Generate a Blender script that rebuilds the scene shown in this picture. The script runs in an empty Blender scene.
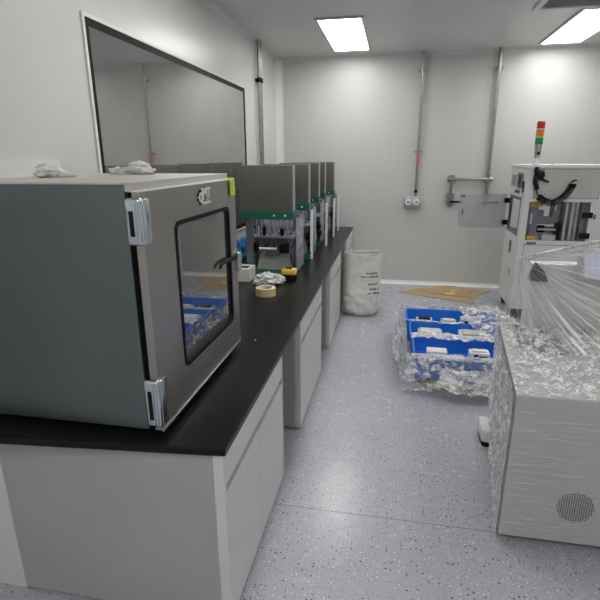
import bpy, bmesh, math, random
from mathutils import Vector, Matrix, noise
random.seed(4)
SC = bpy.context.scene
COL = SC.collection
V = Vector

# ------------------------------------------------------------------ materials
def new_mat(name):
    m = bpy.data.materials.new(name); m.use_nodes = True
    nt = m.node_tree
    return m, nt, nt.nodes['Principled BSDF']

def mat(name, col, rough=.5, metal=0., noise_scale=0, amt=.08, bump=0., stretch=None, ior=None, coat=0., rough_amt=0.):
    m, nt, b = new_mat(name)
    b.inputs['Base Color'].default_value = (*col, 1)
    b.inputs['Roughness'].default_value = rough
    b.inputs['Metallic'].default_value = metal
    if sum(col) < .06: b.inputs['Specular IOR Level'].default_value = .18
    if ior: b.inputs['IOR'].default_value = ior
    if coat: b.inputs['Coat Weight'].default_value = coat; b.inputs['Coat Roughness'].default_value = .05
    if noise_scale:
        tc = nt.nodes.new('ShaderNodeTexCoord'); mp = nt.nodes.new('ShaderNodeMapping')
        nz = nt.nodes.new('ShaderNodeTexNoise'); nz.inputs['Scale'].default_value = noise_scale
        nz.inputs['Detail'].default_value = 4
        if stretch: mp.inputs['Scale'].default_value = stretch
        nt.links.new(tc.outputs['Object'], mp.inputs[0]); nt.links.new(mp.outputs[0], nz.inputs['Vector'])
        r = nt.nodes.new('ShaderNodeValToRGB')
        r.color_ramp.elements[0].position = .3; r.color_ramp.elements[1].position = .7
        r.color_ramp.elements[0].color = (*[c*(1-amt) for c in col], 1)
        r.color_ramp.elements[1].color = (*[min(1, c*(1+amt)) for c in col], 1)
        nt.links.new(nz.outputs['Fac'], r.inputs[0]); nt.links.new(r.outputs[0], b.inputs['Base Color'])
        if rough_amt:
            mr = nt.nodes.new('ShaderNodeMapRange')
            mr.inputs['To Min'].default_value = rough-rough_amt; mr.inputs['To Max'].default_value = rough+rough_amt
            nt.links.new(nz.outputs['Fac'], mr.inputs['Value']); nt.links.new(mr.outputs[0], b.inputs['Roughness'])
        if bump:
            bp = nt.nodes.new('ShaderNodeBump'); bp.inputs['Strength'].default_value = bump; bp.inputs['Distance'].default_value = .01
            nt.links.new(nz.outputs['Fac'], bp.inputs['Height']); nt.links.new(bp.outputs[0], b.inputs['Normal'])
    return m

def mat_floor():
    m, nt, b = new_mat('speckled_vinyl')
    L = nt.links.new
    tc = nt.nodes.new('ShaderNodeTexCoord')
    nz = nt.nodes.new('ShaderNodeTexNoise'); nz.inputs['Scale'].default_value = 3.; nz.inputs['Detail'].default_value = 6
    L(tc.outputs['Object'], nz.inputs['Vector'])
    base = nt.nodes.new('ShaderNodeValToRGB')
    base.color_ramp.elements[0].color = (.43, .43, .49, 1); base.color_ramp.elements[1].color = (.49, .49, .55, 1)
    L(nz.outputs['Fac'], base.inputs[0])
    cur = base.outputs[0]
    for scale, thr, colr, sel, off in ((44, .20, (.06, .06, .075), .62, 0), (52, .19, (.85, .85, .86), .55, 7.3), (75, .24, (.22, .22, .25), .5, 3.1)):
        mp = nt.nodes.new('ShaderNodeMapping'); mp.inputs['Location'].default_value = (off, off*.7, 0)
        L(tc.outputs['Object'], mp.inputs[0])
        vo = nt.nodes.new('ShaderNodeTexVoronoi'); vo.inputs['Scale'].default_value = scale; vo.voronoi_dimensions = '2D'
        L(mp.outputs[0], vo.inputs['Vector'])
        sp = nt.nodes.new('ShaderNodeSeparateColor'); L(vo.outputs['Color'], sp.inputs[0])
        # chip size differs from cell to cell, many cells have none
        a = nt.nodes.new('ShaderNodeMath'); a.operation = 'SUBTRACT'; L(sp.outputs[0], a.inputs[0]); a.inputs[1].default_value = sel
        s = nt.nodes.new('ShaderNodeMath'); s.operation = 'MULTIPLY'; L(a.outputs[0], s.inputs[0]); s.inputs[1].default_value = thr/(1-sel)
        lt = nt.nodes.new('ShaderNodeMath'); lt.operation = 'LESS_THAN'; L(vo.outputs['Distance'], lt.inputs[0]); L(s.outputs[0], lt.inputs[1])
        mx = nt.nodes.new('ShaderNodeMix'); mx.data_type = 'RGBA'
        L(lt.outputs[0], mx.inputs['Factor']); L(cur, mx.inputs['A']); mx.inputs['B'].default_value = (*colr, 1)
        cur = mx.outputs['Result']
    L(cur, b.inputs['Base Color'])
    b.inputs['Roughness'].default_value = .25
    n2 = nt.nodes.new('ShaderNodeTexNoise'); n2.inputs['Scale'].default_value = 14; n2.inputs['Detail'].default_value = 3
    L(tc.outputs['Object'], n2.inputs['Vector'])
    mr = nt.nodes.new('ShaderNodeMapRange'); mr.inputs['To Min'].default_value = .16; mr.inputs['To Max'].default_value = .34
    L(n2.outputs['Fac'], mr.inputs['Value']); L(mr.outputs[0], b.inputs['Roughness'])
    bp = nt.nodes.new('ShaderNodeBump'); bp.inputs['Strength'].default_value = .07; bp.inputs['Distance'].default_value = .01
    L(n2.outputs['Fac'], bp.inputs['Height']); L(bp.outputs[0], b.inputs['Normal'])
    return m

def mat_panels(name, col, axis, pitch, off, rough=.4):
    """painted sandwich panels with a fine joint every pitch metres along axis"""
    m, nt, b = new_mat(name); L = nt.links.new
    tc = nt.nodes.new('ShaderNodeTexCoord'); sx = nt.nodes.new('ShaderNodeSeparateXYZ'); L(tc.outputs['Object'], sx.inputs[0])
    a = nt.nodes.new('ShaderNodeMath'); a.operation = 'MULTIPLY_ADD'; L(sx.outputs[axis], a.inputs[0]); a.inputs[1].default_value = 1/pitch; a.inputs[2].default_value = off
    fr = nt.nodes.new('ShaderNodeMath'); fr.operation = 'FRACT'; L(a.outputs[0], fr.inputs[0])
    lt = nt.nodes.new('ShaderNodeMath'); lt.operation = 'LESS_THAN'; L(fr.outputs[0], lt.inputs[0]); lt.inputs[1].default_value = .005/pitch
    nz = nt.nodes.new('ShaderNodeTexNoise'); nz.inputs['Scale'].default_value = 1.7; L(tc.outputs['Object'], nz.inputs['Vector'])
    r = nt.nodes.new('ShaderNodeValToRGB')
    r.color_ramp.elements[0].color = (*[c*.97 for c in col], 1); r.color_ramp.elements[1].color = (*[c*1.02 for c in col], 1)
    L(nz.outputs['Fac'], r.inputs[0])
    mx = nt.nodes.new('ShaderNodeMix'); mx.data_type = 'RGBA'
    L(lt.outputs[0], mx.inputs['Factor']); L(r.outputs[0], mx.inputs['A']); mx.inputs['B'].default_value = (*[c*.88 for c in col], 1)
    L(mx.outputs['Result'], b.inputs['Base Color'])
    b.inputs['Roughness'].default_value = rough
    return m

def mat_film(name, lo=.10, hi=.75, scale=9., stretch=(1, 1, 1), tint=(1., 1., 1.), pos=(.5, .64), uv=False, bump=.9):
    """clear stretch film: mostly transparent, whiter along its creases with glints painted into the white, glossy"""
    m, nt, b = new_mat(name); L = nt.links.new
    out = [n for n in nt.nodes if n.type == 'OUTPUT_MATERIAL'][0]
    b.inputs['Base Color'].default_value = (*tint, 1); b.inputs['Roughness'].default_value = .12
    b.inputs['Specular IOR Level'].default_value = .9
    tc = nt.nodes.new('ShaderNodeTexCoord'); mp = nt.nodes.new('ShaderNodeMapping'); mp.inputs['Scale'].default_value = stretch
    L(tc.outputs['UV' if uv else 'Object'], mp.inputs[0])
    n1 = nt.nodes.new('ShaderNodeTexNoise'); n1.inputs['Scale'].default_value = scale; n1.inputs['Detail'].default_value = 7
    n1.inputs['Roughness'].default_value = .62; n1.inputs['Distortion'].default_value = 1.2
    L(mp.outputs[0], n1.inputs['Vector'])
    r = nt.nodes.new('ShaderNodeMapRange'); r.inputs['From Min'].default_value = pos[0]; r.inputs['From Max'].default_value = pos[1]
    r.inputs['To Min'].default_value = lo; r.inputs['To Max'].default_value = hi
    L(n1.outputs['Fac'], r.inputs['Value'])  # white streaks double as painted glints of the ceiling lights
    bp = nt.nodes.new('ShaderNodeBump'); bp.inputs['Strength'].default_value = bump; bp.inputs['Distance'].default_value = .03
    L(n1.outputs['Fac'], bp.inputs['Height']); L(bp.outputs[0], b.inputs['Normal'])
    tr = nt.nodes.new('ShaderNodeBsdfTransparent'); tr.inputs[0].default_value = (.97, .975, .98, 1)
    mx = nt.nodes.new('ShaderNodeMixShader')
    L(r.outputs[0], mx.inputs[0]); L(tr.outputs[0], mx.inputs[1]); L(b.outputs[0], mx.inputs[2])
    L(mx.outputs[0], out.inputs[0])
    return m

def mat_sheet(name, col, alpha, rough=.05):
    m, nt, b = new_mat(name)
    b.inputs['Base Color'].default_value = (*col, 1); b.inputs['Roughness'].default_value = rough
    b.inputs['Alpha'].default_value = alpha
    return m

def mat_emit(name, col, s):
    m, nt, b = new_mat(name)
    b.inputs['Base Color'].default_value = (.9, .9, .9, 1)
    b.inputs['Emission Color'].default_value = (*col, 1); b.inputs['Emission Strength'].default_value = s
    return m

M = dict(
    floor=mat_floor(),
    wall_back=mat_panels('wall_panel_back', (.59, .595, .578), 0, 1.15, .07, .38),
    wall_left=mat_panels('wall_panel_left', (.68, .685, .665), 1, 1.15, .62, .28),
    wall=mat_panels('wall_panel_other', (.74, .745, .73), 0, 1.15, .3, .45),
    ceiling=mat_panels('ceiling_panel', (.68, .685, .675), 0, 1.15, .13, .4),
    grey_case=mat('pale_grey_case', (.47, .48, .475), .4, 0, 5, .03),
    white=mat('white_powder_coat', (.68, .69, .68), .42, 0, 6, .02),
    trimwhite=mat('white_trim', (.8, .8, .79), .4, 0, 4, .02),
    cab=mat('cabinet_white', (.66, .67, .655), .38, 0, 3, .03),
    gap_shade=mat('painted_gap_shade', (.025, .025, .025), .6, 0, 20, .1),
    black_top=mat('black_epoxy_top', (.010, .0105, .011), .3, 0, 60, .3, .02, rough_amt=.06),
    steel=mat('brushed_steel', (.40, .385, .36), .34, .9, 9, .05, .01, (1, 1, 14), rough_amt=.04),
    steel_dim=mat('brushed_steel_dim', (.165, .195, .20), .36, .85, 3, .05),  # darkened steel, the side's dim reflection is put into the colour
    steel_lit_top=mat('steel_lit_top', (.58, .565, .53), .5, .45, 12, .06, .02, (1, 14, 1)),  # paler steel, light falling on the chamber top is put into the colour
    steel_hood=mat('hood_steel', (.26, .25, .235), .36, .9, 14, .08, .02, (20, 1, 1)),
    chrome=mat('chrome', (.56, .62, .67), .14, 1, 6, .05),
    alu=mat('aluminium', (.5, .5, .52), .35, .85, 20, .08),
    alu_dark=mat('grey_anodised', (.2, .2, .235), .4, .5, 20, .12),
    pipe=mat('galvanised_pipe', (.36, .36, .355), .32, .85, 30, .15),
    black=mat('black_plastic', (.007, .007, .008), .4, 0, 30, .3),
    rubber=mat('black_rubber', (.012, .012, .012), .6, 0, 30, .3),
    green=mat('green_plate', (.012, .115, .075), .4, 0, 20, .12),
    beige=mat('pale_grey_block', (.5, .51, .48), .5, 0, 10, .05),
    blue=mat('blue_crate', (.012, .17, .68), .38, 0, 8, .10),
    blue2=mat('blue_bag', (.03, .22, .52), .35, 0, 20, .25, .4),
    wood=mat('pallet_wood', (.36, .23, .11), .75, 0, 10, .25, .2, (1, 1, 8)),
    card=mat('cardboard', (.47, .345, .20), .8, 0, 25, .10, .05),
    card_edge=mat('cardboard_edge', (.27, .19, .1), .85, 0, 60, .3),
    yellow=mat('yellow_tape', (.85, .60, .10), .4, 0, 20, .08),
    masking=mat('masking_tape', (.78, .60, .33), .6, 0, 30, .06),
    paper=mat('white_paper', (.78, .78, .76), .7, 0, 30, .05, .2),
    plastic=mat('crumpled_white_plastic', (.74, .75, .74), .35, 0, 22, .12, .6),
    grey_pack=mat('grey_pack', (.55, .56, .56), .5, 0, 30, .25, .4),
    sack=mat('woven_sack', (.70, .705, .67), .42, 0, 14, .08, .5),
    ink=mat('black_ink', (.02, .02, .02), .6, 0, 40, .2),
    lime=mat('lime_tape', (.56, .66, .06), .45, 0, 25, .3),
    amber=mat('yellow_guard', (.55, .42, .03), .5, 0, 25, .2),
    lavender=mat('lavender_panel', (.56, .58, .72), .3, 0, 8, .05),
    red_l=mat('red_lens', (.50, .012, .025), .25, 0, 8, .1),
    org_l=mat('orange_lens', (.80, .22, .012), .25, 0, 8, .1),
    grn_l=mat('green_lens', (.008, .27, .07), .25, 0, 8, .1),
    pink=mat('red_label', (.75, .16, .18), .5, 0, 30, .1),
    pane=mat('window_glass', (.47, .475, .465), .02, .85, 3, .05),
    door_glass=mat('chamber_glass', (.36, .365, .36), .02, .85, 3, .05),
    gasket=mat('black_gasket', (.004, .004, .004), .5, 0, 30, .2),
    guard=mat_sheet('smoked_acrylic', (.60, .60, .76), .42),
    poly=mat_sheet('smoked_polycarbonate', (.43, .43, .49), .40),
    lamp=mat_emit('led_diffuser', (1., .985, .95), 9.),
    film=mat_film('stretch_film', .20, .9, 13, pos=(.47, .60)),
    film_front=mat_film('stretch_film_taut', .015, .5, 4, (1.0, 20, 1), pos=(.55, .72), uv=True, bump=.25),
    film_tent=mat_film('stretch_film_pulled', .05, .9, 3, (19, .35, 1), pos=(.49, .64), uv=True),
    film_deck=mat_film('stretch_film_crumpled', .22, .95, 24, (1, 1, 1), pos=(.46, .59)),
    film_dense=mat_film('stretch_film_layers', .42, .97, 20, (1, 1, 1), pos=(.44, .58)),
)

# ------------------------------------------------------------------ mesh helpers
class MB:
    def __init__(s): s.bm = bmesh.new()
    def _take(s, t):
        me = bpy.data.meshes.new('t'); t.to_mesh(me); t.free(); s.bm.from_mesh(me); bpy.data.meshes.remove(me); return s
    def hexa(s, vs, bev=0, seg=2):
        t = bmesh.new(); v = [t.verts.new(p) for p in vs]     # 0-3 bottom ring, 4-7 top ring
        for f in ((0,3,2,1),(4,5,6,7),(0,1,5,4),(1,2,6,5),(2,3,7,6),(3,0,4,7)): t.faces.new([v[i] for i in f])
        bmesh.ops.recalc_face_normals(t, faces=t.faces)
        if bev: bmesh.ops.bevel(t, geom=list(t.edges), offset=bev, segments=seg, profile=.5, affect='EDGES')
        return s._take(t)
    def box(s, x0, x1, y0, y1, z0, z1, bev=0, seg=2):
        return s.hexa([(x0,y0,z0),(x1,y0,z0),(x1,y1,z0),(x0,y1,z0),(x0,y0,z1),(x1,y0,z1),(x1,y1,z1),(x0,y1,z1)], bev, seg)
    def cyl(s, p0, p1, r, r2=None, n=20):
        p0, p1 = V(p0), V(p1); d = p1-p0
        t = bmesh.new()
        bmesh.ops.create_cone(t, cap_ends=True, segments=n, radius1=r, radius2=r if r2 is None else r2, depth=d.length)
        q = d.to_track_quat('Z', 'Y').to_matrix().to_4x4(); q.translation = (p0+p1)/2
        bmesh.ops.transform(t, matrix=q, verts=t.verts)
        return s._take(t)
    def tube(s, pts, r, n=8, closed=False):
        pts = [V(p) for p in pts]; rings = []
        up = V((0, 0, 1)); nrm = None
        for i, p in enumerate(pts):
            a = pts[max(i-1, 0)]; b = pts[min(i+1, len(pts)-1)]
            tg = (b-a).normalized()
            if nrm is None:
                nrm = tg.cross(up if abs(tg.z) < .9 else V((1, 0, 0))).normalized()
            else:
                nrm = (nrm - tg*nrm.dot(tg)).normalized()
            bn = tg.cross(nrm)
            rings.append([s.bm.verts.new(p+nrm*r*math.cos(k*2*math.pi/n)+bn*r*math.sin(k*2*math.pi/n)) for k in range(n)])
        for a, b in zip(rings, rings[1:]):
            for k in range(n): s.bm.faces.new((a[k], a[(k+1) % n], b[(k+1) % n], b[k]))
        s.bm.faces.new(rings[0][::-1]); s.bm.faces.new(rings[-1])
        return s
    def prism(s, poly, ax, a0, a1, bev=0):
        """poly = list of 2D points in the plane normal to axis ax ('x': y,z  'y': x,z  'z': x,y)"""
        def P(u, w, a): return {'x': (a, u, w), 'y': (u, a, w), 'z': (u, w, a)}[ax]
        t = bmesh.new()
        A = [t.verts.new(P(u, w, a0)) for u, w in poly]; B = [t.verts.new(P(u, w, a1)) for u, w in poly]
        n = len(poly)
        t.faces.new(A); t.faces.new(B[::-1])
        for i in range(n): t.faces.new((A[i], B[i], B[(i+1) % n], A[(i+1) % n]))
        bmesh.ops.recalc_face_normals(t, faces=t.faces)
        if bev: bmesh.ops.bevel(t, geom=list(t.edges), offset=bev, segments=2, profile=.5, affect='EDGES')
        return s._take(t)
    def ring(s, outer, inner, ax, a0, a1):
        """frame between two outlines of equal point count, extruded along ax"""
        def P(u, w, a): return {'x': (a, u, w), 'y': (u, a, w), 'z': (u, w, a)}[ax]
        t = bmesh.new(); n = len(outer)
        R = [[t.verts.new(P(u, w, a)) for u, w in pl] for pl in (outer, inner) for a in (a0, a1)]
        O0, O1, I0, I1 = R
        for i in range(n):
            j = (i+1) % n
            t.faces.new((O0[i], O0[j], I0[j], I0[i])); t.faces.new((O1[i], I1[i], I1[j], O1[j]))
            t.faces.new((O0[i], O1[i], O1[j], O0[j])); t.faces.new((I0[i], I0[j], I1[j], I1[i]))
        bmesh.ops.recalc_face_normals(t, faces=t.faces)
        return s._take(t)
    def grid(s, fn, nu, nv, closed_u=False):
        uvl = s.bm.loops.layers.uv.verify()
        du = nu if closed_u else nu-1
        vs = [[s.bm.verts.new(fn(i/du, j/(nv-1))) for j in range(nv)] for i in range(nu)]
        for i in range(du):
            for j in range(nv-1):
                k = (i+1) % nu
                f = s.bm.faces.new((vs[i][j], vs[k][j], vs[k][j+1], vs[i][j+1]))
                for lp, (a, b) in zip(f.loops, ((i, j), (i+1, j), (i+1, j+1), (i, j+1))): lp[uvl].uv = (a/du, b/(nv-1))
        return s
    def lump(s, c, r, seed, amp=.35, sub=4, freq=2.2, flat=None):
        t = bmesh.new(); bmesh.ops.create_icosphere(t, subdivisions=sub, radius=1)
        c = V(c); zmin = flat if flat is not None else -1e9
        for v in t.verts:
            p = v.co.copy()
            k = 1 + amp*(noise.noise(p*freq+V((seed, seed*.3, 0)))) + amp*.55*abs(noise.noise(p*freq*2.6+V((0, seed, 2)))) - amp*.2
            q = V((p.x*r[0]*k, p.y*r[1]*k, p.z*r[2]*k)) + c
            q.z = max(q.z, zmin); v.co = q
        return s._take(t)
    def build(s, name, m, parent=None, smooth=False, kind=None, label=None, thick=0):
        off = V(ROOT.get(parent.name, (0, 0, 0))) if parent else V((0, 0, 0))
        if off.length: bmesh.ops.translate(s.bm, verts=s.bm.verts, vec=-off)
        me = bpy.data.meshes.new(name); s.bm.to_mesh(me); s.bm.free()
        me.materials.append(M[m])
        if smooth:
            for p in me.polygons: p.use_smooth = True
            if smooth == 'auto': me.set_sharp_from_angle(angle=math.radians(35))
        o = bpy.data.objects.new(name, me); COL.objects.link(o)
        if parent: o.parent = parent; ROOT[o.name] = tuple(off)
        if kind: o['kind'] = kind
        if label: o['label'] = label
        if thick:
            md = o.modifiers.new('Solidify', 'SOLIDIFY'); md.thickness = thick
        return o

ROOT = {}
def tag(o, label, cat, group=None):
    o['label'] = label; o['category'] = cat
    if group: o['group'] = group
    return o
def thing(name, loc, label, cat, group=None):
    o = bpy.data.objects.new(name, None); o.empty_display_size = .1; o.location = loc; COL.objects.link(o)
    ROOT[o.name] = tuple(loc)
    if label: tag(o, label, cat, group)
    return o
def solo(mb, name, m, label, cat, group=None, smooth=False, loc=None, thick=0):
    """a thing that is one mesh, origin at its base"""
    b = mb.bm
    lo = [min(v.co[i] for v in b.verts) for i in range(3)]; hi = [max(v.co[i] for v in b.verts) for i in range(3)]
    L = V(((lo[0]+hi[0])/2, (lo[1]+hi[1])/2, lo[2]))
    bmesh.ops.translate(b, verts=b.verts, vec=-L)
    o = mb.build(name, m, None, smooth, thick=thick); o.location = L; ROOT[o.name] = tuple(L)
    return tag(o, label, cat, group)
def kids(o): return [c for c in bpy.data.objects if c.parent == o]
def copy_tree(o, parent=None):
    c = o.copy(); COL.objects.link(c)
    if parent: c.parent = parent
    for ch in kids(o): copy_tree(ch, c)
    return c
def rrect(u0, u1, w0, w1, r, n=5):
    pts = []
    for cx, cy, a in ((u1-r, w1-r, 0), (u0+r, w1-r, 90), (u0+r, w0+r, 180), (u1-r, w0+r, 270)):
        for k in range(n+1):
            t = math.radians(a+90*k/n); pts.append((cx+r*math.cos(t), cy+r*math.sin(t)))
    return pts
def fbm(p, o=4):
    return noise.fractal(V(p), 1., 2., o)

# ------------------------------------------------------------------ room
XL, XR, Y0, Y1, ZC = -1.63, 3.3, -5.0, 6.87, 3.02
MB().box(XL-.1, XR+.1, Y0-.1, Y1+.1, -.1, 0).build('floor', 'floor', kind='structure')
MB().box(XL-.1, XR+.1, Y0-.1, Y1+.1, ZC, ZC+.1).build('ceiling', 'ceiling', kind='structure')
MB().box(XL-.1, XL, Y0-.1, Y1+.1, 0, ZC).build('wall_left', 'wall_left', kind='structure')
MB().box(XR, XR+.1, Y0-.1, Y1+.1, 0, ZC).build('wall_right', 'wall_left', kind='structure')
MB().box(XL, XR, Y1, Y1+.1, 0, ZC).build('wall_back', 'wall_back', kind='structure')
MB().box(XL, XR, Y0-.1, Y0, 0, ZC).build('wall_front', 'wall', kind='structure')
def cove(a, r, n=6):      # quarter-round cove profile between two planes
    return [(0, 0), (r, 0)] + [(r-r*math.sin(t), r-r*math.cos(t)) for t in [math.pi/2*k/n for k in range(1, n)]] + [(0, r)]
c = cove(0, .05)
MB().prism([(Y1-u, w) for u, w in c], 'x', XL, XR).build('baseboard_back', 'trimwhite', kind='structure')
MB().prism([(XL+u, Y1-w) for u, w in cove(0, .085)], 'z', 0, ZC).build('trim_1', 'trimwhite', kind='structure')
MB().prism([(XL+u, ZC-w) for u, w in cove(0, .05)], 'y', Y0, Y1).build('trim_2', 'ceiling', kind='structure')
MB().prism([(Y1-u, ZC-w) for u, w in cove(0, .05)], 'x', XL, XR).build('trim_3', 'ceiling', kind='structure')
# floor welding seam
MB().box(-.56, XR, 2.055, 2.058, 0, .0006).build('trim_4', 'alu_dark', kind='structure')

# window in the left wall
w = bpy.data.objects.new('window_1', None); w['kind'] = 'structure'; COL.objects.link(w); w.location = (XL, 3.93, 1.0); ROOT[w.name] = (XL, 3.93, 1.0)
wy0, wy1, wz0, wz1 = 2.52, 5.35, 1.0, 2.475
R = lambda d: [(wy0+d, wz0+d), (wy1-d, wz0+d), (wy1-d, wz1-d), (wy0+d, wz1-d)]
MB().ring(R(-.003), R(.016), 'x', XL, XL+.012).build('window_frame', 'trimwhite', w)
MB().ring(R(.016), R(.055), 'x', XL, XL+.006).build('window_gasket', 'gasket', w)
MB().box(XL, XL+.004, wy0+.055, wy1-.055, wz0+.055, wz1-.055).build('window_pane', 'pane', w)

# ceiling lights
def led(x0, x1, y0, y1, label):
    t = thing('ceiling_light', ((x0+x1)/2, (y0+y1)/2, ZC), label, 'ceiling light', 'LED ceiling panels')
    MB().ring([(x0, y0), (x1, y0), (x1, y1), (x0, y1)], [(x0+.028, y0+.028), (x1-.028, y0+.028), (x1-.028, y1-.028), (x0+.028, y1-.028)], 'z', ZC-.018, ZC).build('light_frame', 'alu', t)
    MB().box(x0+.028, x1-.028, y0+.028, y1-.028, ZC-.012, ZC-.002).build('light_diffuser', 'lamp', t)
led(-.83, -.36, 5.07, 6.55, 'glowing rectangular ceiling panel above the bench machines, left of the two seen')
led(1.57, 2.04, 5.22, 6.66, 'glowing rectangular ceiling panel above the tall white machine beside the vent')
led(-.83, -.36, 2.3, 3.75, 'glowing rectangular ceiling panel over the bench end with the steel chamber')
led(1.57, 2.04, 2.3, 3.75, 'glowing rectangular ceiling panel over the film-wrapped machine in front')
led(-.83, -.36, -1.5, -.05, 'added fill light panel, unseen behind the camera, on the bench side')  # unseen panel added as fill for faces turned to the camera
led(-.83, -.36, -4.3, -2.85, 'added fill light panel, unseen farthest behind the camera, on the bench side')  # extra unseen row, added to brighten upright faces from behind the camera
led(1.57, 2.04, -1.5, -.05, 'added fill light panel, unseen behind the camera, on the machine side')  # unseen fill panel added behind the camera
led(1.57, 2.04, -4.3, -2.85, 'added fill light panel, unseen farthest behind the camera, on the machine side')  # second panel of the unseen row added for fill

# ceiling air vent
t = thing('ceiling_vent', (1.43, 4.85, ZC), 'square grey air vent in the ceiling at the top right', 'air vent')
MB().ring([(1.13, 4.55), (1.73, 4.55), (1.73, 5.15), (1.13, 5.15)], [(1.18, 4.6), (1.68, 4.6), (1.68, 5.1), (1.18, 5.1)], 'z', ZC-.03, ZC).build('vent_frame', 'ceiling', t)
MB().box(1.18, 1.68, 4.6, 5.1, ZC-.004, ZC).build('vent_backing', 'black', t)
mb = MB()
for k in range(12):
    y = 4.62+k*.04
    mb.hexa([(1.18, y, ZC-.026), (1.68, y, ZC-.026), (1.68, y+.004, ZC-.026), (1.18, y+.004, ZC-.026), (1.18, y+.024, ZC-.005), (1.68, y+.024, ZC-.005), (1.68, y+.028, ZC-.005), (1.18, y+.028, ZC-.005)])
mb.build('vent_slats', 'ceiling', t)

# ------------------------------------------------------------------ pipes on the walls
def clamp(t, x, y, z, ax='x', r=.02, m='pipe'):
    mb = MB().cyl((x, y, z-.018), (x, y, z+.018), r+.008, n=16)
    if ax == 'x': mb.box(x-.055, x+.055, y+.012, Y1, z-.012, z+.012)
    else: mb.box(XL, x-.012, y-.055, y+.055, z-.012, z+.012)
    mb.build('pipe_clamp', m, t)
PY = Y1-.05
t = thing('conduit_pipe', (.275, PY, 1.24), 'thin steel conduit running from ceiling down to the gauge box on back wall', 'pipe')
MB().cyl((.285, PY, 1.50), (.285, PY, ZC), .017).build('upper_pipe', 'pipe', t, 'auto')
MB().cyl((.285, PY, 1.24), (.285, PY, 1.50), .014).build('lower_pipe', 'pipe', t, 'auto')
MB().cyl((.285, PY, 1.285), (.285, PY, 1.325), .022).build('gland', 'black', t, 'auto')
MB().cyl((.285, PY, 1.36), (.285, PY, 1.42), .02).build('coupling', 'pipe', t, 'auto')
clamp(t, .285, PY, 2.80); clamp(t, .285, PY, 1.815)
MB().cyl((.285, PY, 1.68), (.285, PY, 1.79), .0195).build('red_label', 'pink', t, 'auto', label='red adhesive label')
t = thing('gauge_box', (.245, Y1, 1.09), 'grey wall box with two round white dials under the left conduit', 'wall box')
MB().box(.135, .355, Y1-.085, Y1, 1.09, 1.238, .006).build('housing', 'alu', t, 'auto')
for x in (.19, .30):
    g = MB().cyl((x, Y1-.098, 1.165), (x, Y1-.085, 1.165), .042, n=28).build('dial', 'trimwhite', t, 'auto')
    MB().cyl((x, Y1-.106, 1.165), (x, Y1-.098, 1.165), .014, n=16).box(x-.003, x+.026, Y1-.102, Y1-.098, 1.163, 1.172).build('dial_knob', 'alu_dark', g)

t = thing('valve_pipe', (1.195, PY, 1.16), 'steel air pipe from ceiling branching to two valves behind the open machine door', 'pipe')
MB().cyl((1.195, PY, 1.20), (1.195, PY, ZC), .021).build('main_pipe', 'pipe', t, 'auto')
MB().cyl((.74, PY, 1.465), (1.195, PY, 1.465), .019).build('branch_pipe', 'pipe', t, 'auto')
MB().cyl((.74, PY, 1.20), (.74, PY, 1.465), .019).build('drop_pipe', 'pipe', t, 'auto')
for p in ((1.195, 1.465), (.74, 1.465)):
    MB().cyl((p[0], PY, p[1]-.055), (p[0], PY, p[1]+.055), .031).cyl((p[0]-.055, PY, p[1]), (p[0]+.055, PY, p[1]), .031).build('pipe_fitting', 'pipe', t, 'auto')
clamp(t, 1.195, PY, 2.80, r=.024)
for x in (.74, 1.195):
    clamp(t, x, PY, 1.27, r=.022)
    v = MB().cyl((x, PY, 1.12), (x, PY, 1.22), .036).cyl((x, PY-.012, 1.235), (x, PY+.012, 1.235), .05).cyl((x-.06, PY, 1.175), (x+.06, PY, 1.175), .024).cyl((x, PY-.055, 1.175), (x, PY, 1.175), .016).build('valve', 'pipe', t, 'auto')
    MB().box(x-.01, x+.15, PY-.068, PY-.052, 1.160, 1.188, .003).build('valve_handle', 'black', v)

XP = XL+.045
t = thing('wall_conduit', (XP, 5.84, .83), 'pair of steel conduits running up the left wall past the window', 'pipe')
MB().cyl((XP, 5.80, .83), (XP, 5.80, ZC), .017).build('pipe', 'pipe', t, 'auto')
MB().cyl((XP, 5.875, .83), (XP, 5.875, ZC), .017).build('pipe', 'pipe', t, 'auto')
MB().cyl((XP, 5.80, 2.58), (XP, 5.80, 2.63), .026).cyl((XP, 5.875, 2.58), (XP, 5.875, 2.63), .026).box(XL, XP, 5.78, 5.90, 2.59, 2.62).build('pipe_clamp', 'black', t, 'auto')

pf = [(XL, 1.60), (XL+.085, 1.60)] + [(XL+.02+.065*(1-math.sin(a)), 1.60+.0+.125*(1-math.cos(a))*1.0) for a in [math.pi/2*k/8 for k in range(1, 9)]] + [(XL+.02, 1.747), (XL, 1.747)]
solo(MB().prism(pf, 'y', .2, 2.17), 'wall_trunking', 'trimwhite', 'white flared trunking along the left wall behind the steel chamber', 'trunking')

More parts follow.
